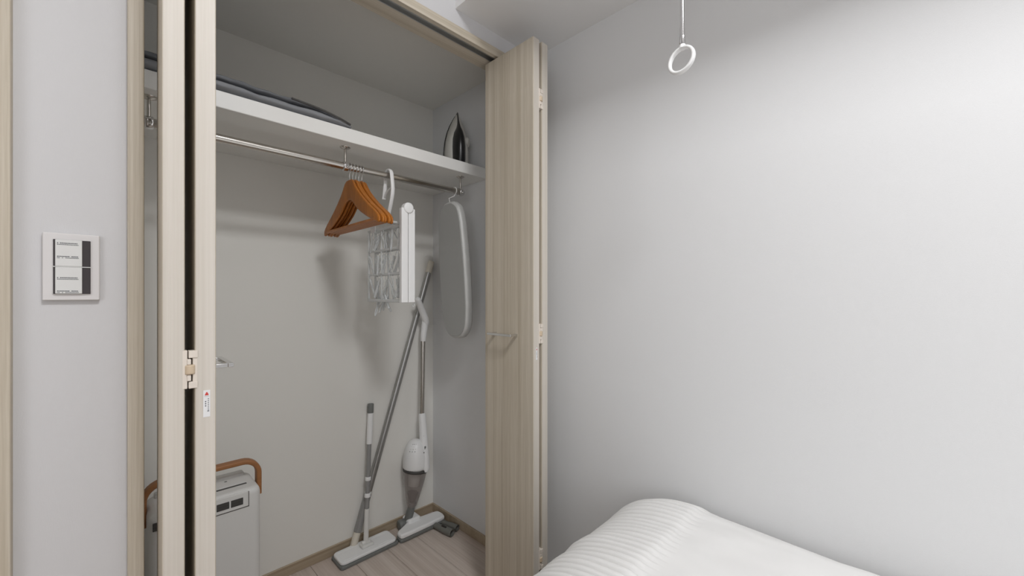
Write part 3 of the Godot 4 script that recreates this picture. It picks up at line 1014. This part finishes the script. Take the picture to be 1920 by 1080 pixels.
# ---------------------------------------------------------------- dehumidifier
func dehumidifier() -> void:
	var x0 := 0.078
	var x1 := 0.343
	var d0 := 1.450
	var d1 := 1.610
	var yt := 0.533
	var t := thing("dehumidifier", P(0.21, 0, 1.53), "white upright dehumidifier with a brown wood-look carrying handle, behind the left door", "dehumidifier")
	# body: rounded box lofted upwards, its top edge rounded, on a recessed foot
	var st := mb()
	var rings := []
	var cx := (x0 + x1) / 2
	var cd := (d0 + d1) / 2
	for l in [[0.012, 0.008], [0.0, 0.02], [0.0, 0.2], [0.0, yt - 0.02], [0.0015, yt - 0.012], [0.005, yt - 0.005], [0.011, yt - 0.001], [0.018, yt]]:
		var ring := []
		for q in rrect(x1 - x0 - 2 * l[0], d1 - d0 - 2 * l[0], max(0.024 - l[0], 0.004), 6):
			ring.append(P(cx + q.x, l[1], cd - q.y))
		rings.append(ring)
	skin(st, rings)
	obj("body", st, M.appliance, t)
	# front panel with outlet
	st = mb()
	bx(st, x0 + 0.03, x1 - 0.036, yt - 0.050, yt - 0.004, d0 - 0.0028, d0 + 0.004, 0.0022, 2)
	var fp := obj("outlet_panel", st, M.appliance, t)
	st = mb()
	bx(st, x0 + 0.028, x1 - 0.034, yt - 0.0525, yt - 0.0502, d0 - 0.001, d0 + 0.002, 0.0005)
	bx(st, x1 - 0.0362, x1 - 0.0338, yt - 0.0525, yt - 0.006, d0 - 0.001, d0 + 0.002, 0.0005)
	obj("panel_seam", st, M.seam, fp)
	var xx := x1 - 0.050
	for k in 6:
		st = mb()
		bx(st, xx - 0.031, xx, yt - 0.040, yt - 0.019, d0 - 0.0036, d0 + 0.002, 0.0008)
		var s := obj("vent", st, M.vent, fp)
		for j in 2:
			st = mb()
			bx(st, xx - 0.031, xx, yt - 0.0335 + 0.007 * j, yt - 0.0318 + 0.007 * j, d0 - 0.0044, d0 - 0.003, 0.0004)
			obj("louver", st, M.grey_dark, s)
		xx -= 0.035
	# top: control slot and display bar
	st = mb()
	bx(st, x1 - 0.108, x1 - 0.030, yt - 0.001, yt + 0.0012, d0 + 0.048, d0 + 0.056, 0.0006)
	obj("control_strip", st, M.grey_dark, t)
	st = mb()
	bx(st, x1 - 0.112, x1 - 0.034, yt - 0.001, yt + 0.0006, d0 + 0.064, d0 + 0.078, 0.0004)
	obj("display", st, M.switch_key, t)
	st = mb()
	lathe(st, P(x1 - 0.075, yt - 0.001, d0 + 0.108), Vector3.UP, [Vector2(0.004, 0.0), Vector2(0.004, 0.0015), Vector2(0.0, 0.002)], 12)
	obj("button", st, M.grey, t)
	# raised rear ridge
	st = mb()
	bx(st, x0 + 0.02, x1 - 0.02, yt - 0.006, yt + 0.010, d1 - 0.035, d1 - 0.003, 0.006, 3)
	obj("rear_ridge", st, M.appliance, t)
	# handle: flat band bent into a wide arch; ends fixed to the sides
	st = mb()
	var dh := 1.535
	var xa := x0 - 0.006
	var xb := x1 + 0.010
	var ht := 0.592
	var r := 0.045
	var pts := [P(xa, 0.478, dh), P(xa, 0.50, dh)]
	for k in 9:
		var g := PI - PI / 2 * k / 8
		pts.append(P(xa + r + r * cos(g), ht - r + r * sin(g), dh))
	for k in 9:
		var g := PI / 2 - PI / 2 * k / 8
		pts.append(P(xb - r + r * cos(g), ht - r + r * sin(g), dh))
	pts.append(P(xb, 0.50, dh)); pts.append(P(xb, 0.478, dh))
	var hr := []
	for i in pts.size():
		var dd: Vector3
		if i == 0: dd = pts[1] - pts[0]
		elif i == pts.size() - 1: dd = pts[i] - pts[i - 1]
		else: dd = pts[i + 1] - pts[i - 1]
		dd = dd.normalized()
		var up := dd.cross(Vector3(0, 0, 1)).normalized()
		var ring := []
		for q in rrect(0.030, 0.015, 0.005, 3):
			ring.append(pts[i] + Vector3(0, 0, 1) * q.x + up * q.y)
		hr.append(ring)
	skin(st, hr)
	var hd := obj("handle", st, M.handle_wood, t)
	hd.set_meta("label", "brown wood-look arched carrying handle")
	for x in [xa, xb]:
		st = mb()
		lathe(st, P(x, 0.492, dh), Vector3(1 if x == xa else -1, 0, 0), [Vector2(0.009, 0.0), Vector2(0.009, 0.018)], 14)
		obj("pivot", st, M.grey_dark, hd)

# ---------------------------------------------------------------- bag and iron
func storage_bag() -> void:
	var t := thing("storage_bag", P(0.3, SHELF_T, 1.5), "folded charcoal grey fabric bag lying along the left of the closet shelf", "bag")
	var n := FastNoiseLite.new()
	n.seed = 4
	n.frequency = 5.0
	n.fractal_octaves = 3
	for layer in 2:
		var st := mb()
		var rings := []
		var nx := 64
		for i in nx + 1:
			var u := float(i) / nx
			var x := lerpf(0.0, 0.588 - 0.03 * layer, u)
			var endr: float = clampf((1.0 - u) / 0.14, 0.0, 1.0)
			var endl: float = clampf(u / 0.05, 0.0, 1.0)
			var th: float = (0.030 if layer == 0 else 0.020) * (0.28 + 0.72 * sqrt(endr)) * (0.4 + 0.6 * sqrt(endl))
			var base := SHELF_T + (0.0 if layer == 0 else 0.027 * (0.30 + 0.70 * sqrt(endr)))
			var df := 1.349 + (0.0 if layer == 0 else 0.006) + 0.006 * n.get_noise_2d(x * 1.5, 3.0 + layer) + 0.01 * u
			var dbk := 1.70 - 0.05 * u - 0.06 * layer
			if layer == 0: df -= 0.006 * smoothstep(0.86, 0.97, u)
			var ring := []
			var m := 40
			for k in m:
				var a := TAU * k / m
				var ca := cos(a)
				var sa := sin(a)
				var px := signf(ca) * pow(abs(ca), 0.35)
				var py := signf(sa) * pow(abs(sa), 0.8)
				var d := (df + dbk) / 2 + (df - dbk) / 2 * px
				var wr := n.get_noise_3d(x * 2.0, d * 1.6, layer * 3.7)
				var y := base + th * 0.5 + th * 0.5 * py
				if sa > -0.05: y += wr * 0.005 * sqrt(endr)
				var bulge := 0.004 * n.get_noise_3d(x * 3.0, y * 9.0, 1.0 + layer)
				if layer == 0: y = max(y, SHELF_T + 0.0004)
				ring.append(P(x, y, d + bulge))
			rings.append(ring)
		skin(st, rings)
		obj(["bag_body", "flap"][layer], st, [M.bag, M.bag_flap][layer], t)
	# folded-over corner and seam welt at the right end
	var w := mb()
	var pts := smooth_path([P(0.40, SHELF_T + 0.036, 1.352), P(0.48, SHELF_T + 0.030, 1.351), P(0.545, SHELF_T + 0.018, 1.350), P(0.583, SHELF_T + 0.010, 1.356)], 4)
	tube(w, pts, 0.0035, 8)
	obj("welt", w, M.grey_dark, t)

func iron() -> void:
	# stands on its heel; sole plane faces the back corner, handle faces the room
	var c := P(1.112, SHELF_T, 1.455)
	var t := thing("iron", c, "white and black clothes iron standing upright on the right end of the shelf", "iron")
	var yaw := deg_to_rad(-24.0)
	var zf := Basis(Vector3.UP, yaw) * Vector3(0, 0, 1)    # towards the handle
	var xs := Basis(Vector3.UP, yaw) * Vector3(1, 0, 0)
	# half width of the sole by height
	var hw := [[0.0, 0.050], [0.03, 0.0535], [0.08, 0.054], [0.13, 0.049], [0.17, 0.040], [0.205, 0.0275], [0.235, 0.013], [0.252, 0.004], [0.255, 0.001]]
	var ol := []
	for k in hw: ol.append(Vector2(hw_r(k[1]), k[0]))
	for k in range(hw.size() - 1, -1, -1): ol.append(Vector2(-hw_r(hw[k][1]), hw[k][0]))
	var st := mb()
	plate(st, c + zf * -0.052, xs, Vector3.UP, ol, 0.007, 0.002, 2)
	obj("soleplate", st, M.iron_sole, t)
	# white skirt and body
	st = mb()
	var rings := []
	for k in [[0.001, 0.049, 0.045], [0.03, 0.052, 0.047], [0.08, 0.0525, 0.044], [0.13, 0.047, 0.036], [0.17, 0.038, 0.027], [0.205, 0.025, 0.017], [0.235, 0.011, 0.009], [0.25, 0.003, 0.004]]:
		rings.append(half_ring(c, xs, zf, k[0], k[1], -0.049, k[2]))
	skin(st, rings)
	obj("body", st, M.iron_white, t)
	# black handle shell in the middle, tapering to the tip
	st = mb()
	rings = []
	for k in [[0.0005, 0.031, 0.075], [0.03, 0.032, 0.080], [0.08, 0.032, 0.080], [0.12, 0.029, 0.075], [0.15, 0.022, 0.062], [0.17, 0.0125, 0.048], [0.19, 0.0065, 0.036], [0.21, 0.0042, 0.026], [0.24, 0.0028, 0.014], [0.249, 0.001, 0.008]]:
		rings.append(half_ring(c + zf * -0.0 + xs * -0.003, xs, zf, k[0], k[1], -0.03, k[2]))
	skin(st, rings)
	obj("handle", st, M.iron_black, t)
	# dial and steam knob on the right
	st = mb()
	lathe(st, c + Vector3(0, 0.12, 0) + xs * 0.032 + zf * 0.004, xs + zf * 0.5, [Vector2(0.021, 0.0), Vector2(0.021, 0.014), Vector2(0.016, 0.019), Vector2(0.0, 0.020)], 20)
	lathe(st, c + Vector3(0, 0.165, 0) + xs * 0.022 + zf * -0.008, xs + zf * 0.4, [Vector2(0.010, 0.0), Vector2(0.010, 0.010), Vector2(0.006, 0.014), Vector2(0.0, 0.015)], 16)
	obj("dial", st, M.iron_white, t)

func hw_r(v: float) -> float:
	return v * 1.03

func half_ring(c: Vector3, xs: Vector3, zf: Vector3, y: float, w: float, z0: float, z1: float) -> Array:
	var ring := []
	for k in 20:
		var a := PI * k / 19.0
		ring.append(c + Vector3(0, y, 0) + xs * (w * signf(cos(a)) * pow(abs(cos(a)), 0.8)) + zf * (z0 + (z1 - z0) * pow(sin(a), 0.75)))
	return ring

# ---------------------------------------------------------------- switch, ring
func light_switch() -> void:
	var t := thing("light_switch", P(-0.044, 1.179, DF), "white wall plate with two labelled switches left of the closet", "light switch")
	var xc := -0.044
	var yc := 1.179
	var st := mb()
	rbox(st, P(xc, yc, DF - 0.0045), Vector3(0.070, 0.119, 0.010), 0.002, Basis.IDENTITY, 2)
	obj("plate", st, M.switch_plate, t)
	st = mb()
	rbox(st, P(xc, yc, DF - 0.0095), Vector3(0.0475, 0.097, 0.002), 0.0006)
	obj("switch_surround", st, M.switch_plate, t)
	for s in [-1.0, 1.0]:
		var ym: float = yc + s * 0.0243
		st = mb()
		rbox(st, P(xc + 0.0005, ym, DF - 0.0105), Vector3(0.0455, 0.0475, 0.0045), 0.0008)
		var k := obj("rocker", st, M.switch_dark, t)
		st = mb()
		rbox(st, P(xc - 0.0035, ym, DF - 0.0125), Vector3(0.0325, 0.0468, 0.0035), 0.0008)
		var lab := obj("name_card", st, M.switch_key, k)
		# two pairs of tiny print lines on each card
		st = mb()
		var rng := RandomNumberGenerator.new()
		rng.seed = 5
		for g in [[0.0180, -0.0055], [0.0055, -0.0180]][0 if s > 0 else 1]:
			for row in 2:
				var x := xc - 0.0175
				while x < xc + 0.008:
					var w := rng.randf_range(0.0009, 0.0019)
					var hh: float = 0.0015 if row == 0 else 0.0011
					if rng.randf() < (0.86 if row == 0 else 0.93):
						bx(st, x, x + w, ym + g - 0.0028 * row - hh, ym + g - 0.0028 * row, DF - 0.01455, DF - 0.0140, 0.00003)
					x += w + 0.0004
		obj("print", st, M.ink, lab)
	st = mb()
	bx(st, xc - 0.0225, xc + 0.0235, yc - 0.0007, yc + 0.0007, DF - 0.0138, DF - 0.0085, 0.0003)
	obj("divider", st, M.switch_key, t)

func pole_ring() -> void:
	var c := P(0.900, FLOOR_H + 0.5187, 0.3695)
	var t := thing("drying_pole_hanger", P(0.905, SOFFIT, 0.37), "white plastic ring on a slim chrome rod hanging from the soffit", "drying pole hanger")
	# the ring hangs tilted: two directions in its plane
	var major := Vector3(-0.0311, 0.6151, 0.7878).normalized()
	var minor3 := Vector3(-0.1348, -0.7836, 0.6064).normalized()
	var nn := major.cross(minor3).normalized()
	var R := 0.0275
	var st := mb()
	var rings := []
	for i in 49:
		var a := TAU * i / 48
		var rad := major * cos(a) + minor3 * sin(a)
		var ring := []
		for q in rrect(0.0072, 0.0105, 0.0030, 3):
			ring.append(c + rad * (R + q.x) + nn * q.y)
		rings.append(ring)
	skin(st, rings, false, false)
	obj("ring", st, M.white, t)
	var top := P(0.9035, FLOOR_H + 0.5505, 0.3685)
	st = mb()
	tube(st, [top + Vector3(-0.001, -0.006, 0), top + Vector3(0, 0.004, 0)], [0.0075, 0.0062], 14)
	obj("ring_mount", st, M.white, t)
	st = mb()
	lathe(st, top + Vector3(0, 0.002, 0), Vector3.UP, [Vector2(0.004, 0.0), Vector2(0.0066, 0.001), Vector2(0.0064, 0.019), Vector2(0.0048, 0.021)], 18)
	obj("ferrule", st, M.chrome, t)
	st = mb()
	tube(st, [top + Vector3(0, 0.018, 0), Vector3(top.x, top.y + 0.040, top.z)], 0.0051, 16)
	tube(st, [Vector3(top.x, top.y + 0.038, top.z), Vector3(top.x, SOFFIT - 0.004, top.z)], 0.0044, 16)
	obj("rod", st, M.chrome, t)
	st = mb()
	lathe(st, Vector3(top.x, SOFFIT, top.z), Vector3.DOWN, [Vector2(0.03, -0.0005), Vector2(0.03, 0.003), Vector2(0.024, 0.007), Vector2(0.008, 0.010), Vector2(0.006, 0.022), Vector2(0.004, 0.023)], 24)
	obj("ceiling_plate", st, M.white, t)

# ---------------------------------------------------------------- bed
func duvet_and_bed() -> void:
	var bx0 := 0.215
	var bx1 := 1.195
	var t := thing("bed", P(0.7, 0, -0.35), "single bed with a pale mattress along the right wall, under the white duvet", "bed")
	var st := mb()
	bx(st, bx0 + 0.03, bx1 - 0.01, 0.23, 0.425, -1.36, 0.545, 0.04, 3)
	obj("mattress", st, M.mattress, t)
	st = mb()
	bx(st, bx0 + 0.02, bx1 - 0.005, 0.14, 0.23, -1.38, 0.55, 0.004)
	obj("bed_frame", st, M.bed_frame, t)
	for x in [bx0 + 0.06, bx1 - 0.06]:
		for d in [-1.32, 0.5]:
			st = mb()
			bx(st, x - 0.025, x + 0.025, 0.0, 0.145, d - 0.025, d + 0.025, 0.003)
			obj("leg", st, M.bed_frame, t)
	# duvet: a profile along the bed (head to foot, then down over the foot) swept across the width, with woven ribs running along the bed
	var n := FastNoiseLite.new()
	n.seed = 12
	n.frequency = 1.0
	n.fractal_octaves = 2
	var top := 0.552
	var rd := 0.22
	var ry := 0.12
	var dft := 0.638
	var prof := []    # [d, y, normal d, normal y, arc]
	var arc := 0.0
	var nd := 60
	for i in nd:
		var d := lerpf(-1.36, dft - rd, pow(float(i) / nd, 0.75))
		prof.append([d, top, 0.0, 1.0])
	for i in 41:
		var a := PI / 2 * i / 40
		var nv := Vector2(sin(a) / rd, cos(a) / ry).normalized()
		prof.append([dft - rd + rd * sin(a), top - ry + ry * cos(a), nv.x, nv.y])
	for i in range(1, 13):
		prof.append([dft + 0.012 * sin(i * 0.25), top - ry - 0.019 * i, 1.0, 0.0])
	var period := 0.0203
	var nxr := int((bx1 - bx0) / period * 14)
	var grid := []
	for i in prof.size():
		var row := []
		for j in nxr + 1:
			var x := lerpf(bx0, bx1, float(j) / nxr)
			var p = prof[i]
			var edge_r: float = clampf((bx1 - x) / 0.10, 0.0, 1.0)
			var edge_l: float = clampf((x - bx0) / 0.08, 0.0, 1.0)
			var fall := 0.084 * (1.0 - sqrt(1.0 - pow(1.0 - edge_r, 2.0))) + 0.08 * (1.0 - sqrt(1.0 - pow(1.0 - edge_l, 2.0)))
			# rounded corner in plan at the wall end of the foot
			var din: float = 0.06 * pow(1.0 - clampf((bx1 - x) / 0.10, 0.0, 1.0), 2.0) * smoothstep(dft - 0.35, dft, p[0])
			var und := 0.006 * n.get_noise_2d(x * 3.0, p[0] * 2.0 + p[1] * 2.0) + 0.004 * n.get_noise_2d(x * 9.0 + 5.0, p[0] * 5.0 + p[1] * 5.0)
			var ph := x / period
			var rib: float = 1.0 - pow(0.5 + 0.5 * cos(TAU * ph + 0.5 * n.get_noise_2d(x * 2.0, p[0] * 7.0)), 2.5)
			var amp := 0.0085 * smoothstep(0.385, 0.43, p[0])
			var out: float = und + rib * amp
			row.append(P(x, p[1] - fall * max(p[3], 0.25) + p[3] * out, p[0] - din + p[2] * out))
		grid.append(row)
	st = mb()
	var nor := []
	for i in grid.size():
		var row := []
		for j in nxr + 1:
			var du: Vector3 = grid[min(i + 1, grid.size() - 1)][j] - grid[max(i - 1, 0)][j]
			var dv: Vector3 = grid[i][min(j + 1, nxr)] - grid[i][max(j - 1, 0)]
			var k := dv.cross(du).normalized()
			var want := Vector3(0, prof[i][3], -prof[i][2])
			if k.dot(want) < 0.0: k = -k
			row.append(k)
		nor.append(row)
	for i in grid.size() - 1:
		for j in nxr:
			quad(st, grid[i][j], grid[i][j + 1], grid[i + 1][j + 1], grid[i + 1][j], nor[i][j], nor[i][j + 1], nor[i + 1][j + 1], nor[i + 1][j])
	# side drops
	for j in [0, nxr]:
		var side := Vector3(-1, 0, 0) if j == 0 else Vector3(1, 0, 0)
		for i in grid.size() - 1:
			var a: Vector3 = grid[i][j]
			var b: Vector3 = grid[i + 1][j]
			var a2 := Vector3(a.x, min(a.y, 0.25), a.z)
			var b2 := Vector3(b.x, min(b.y, 0.25), b.z)
			quad(st, a, b, b2, a2, side, side, side, side)
	var o := obj("duvet", st, M.duvet)
	meta(o, "white duvet with a ribbed band, rounded over the foot of the bed", "duvet")
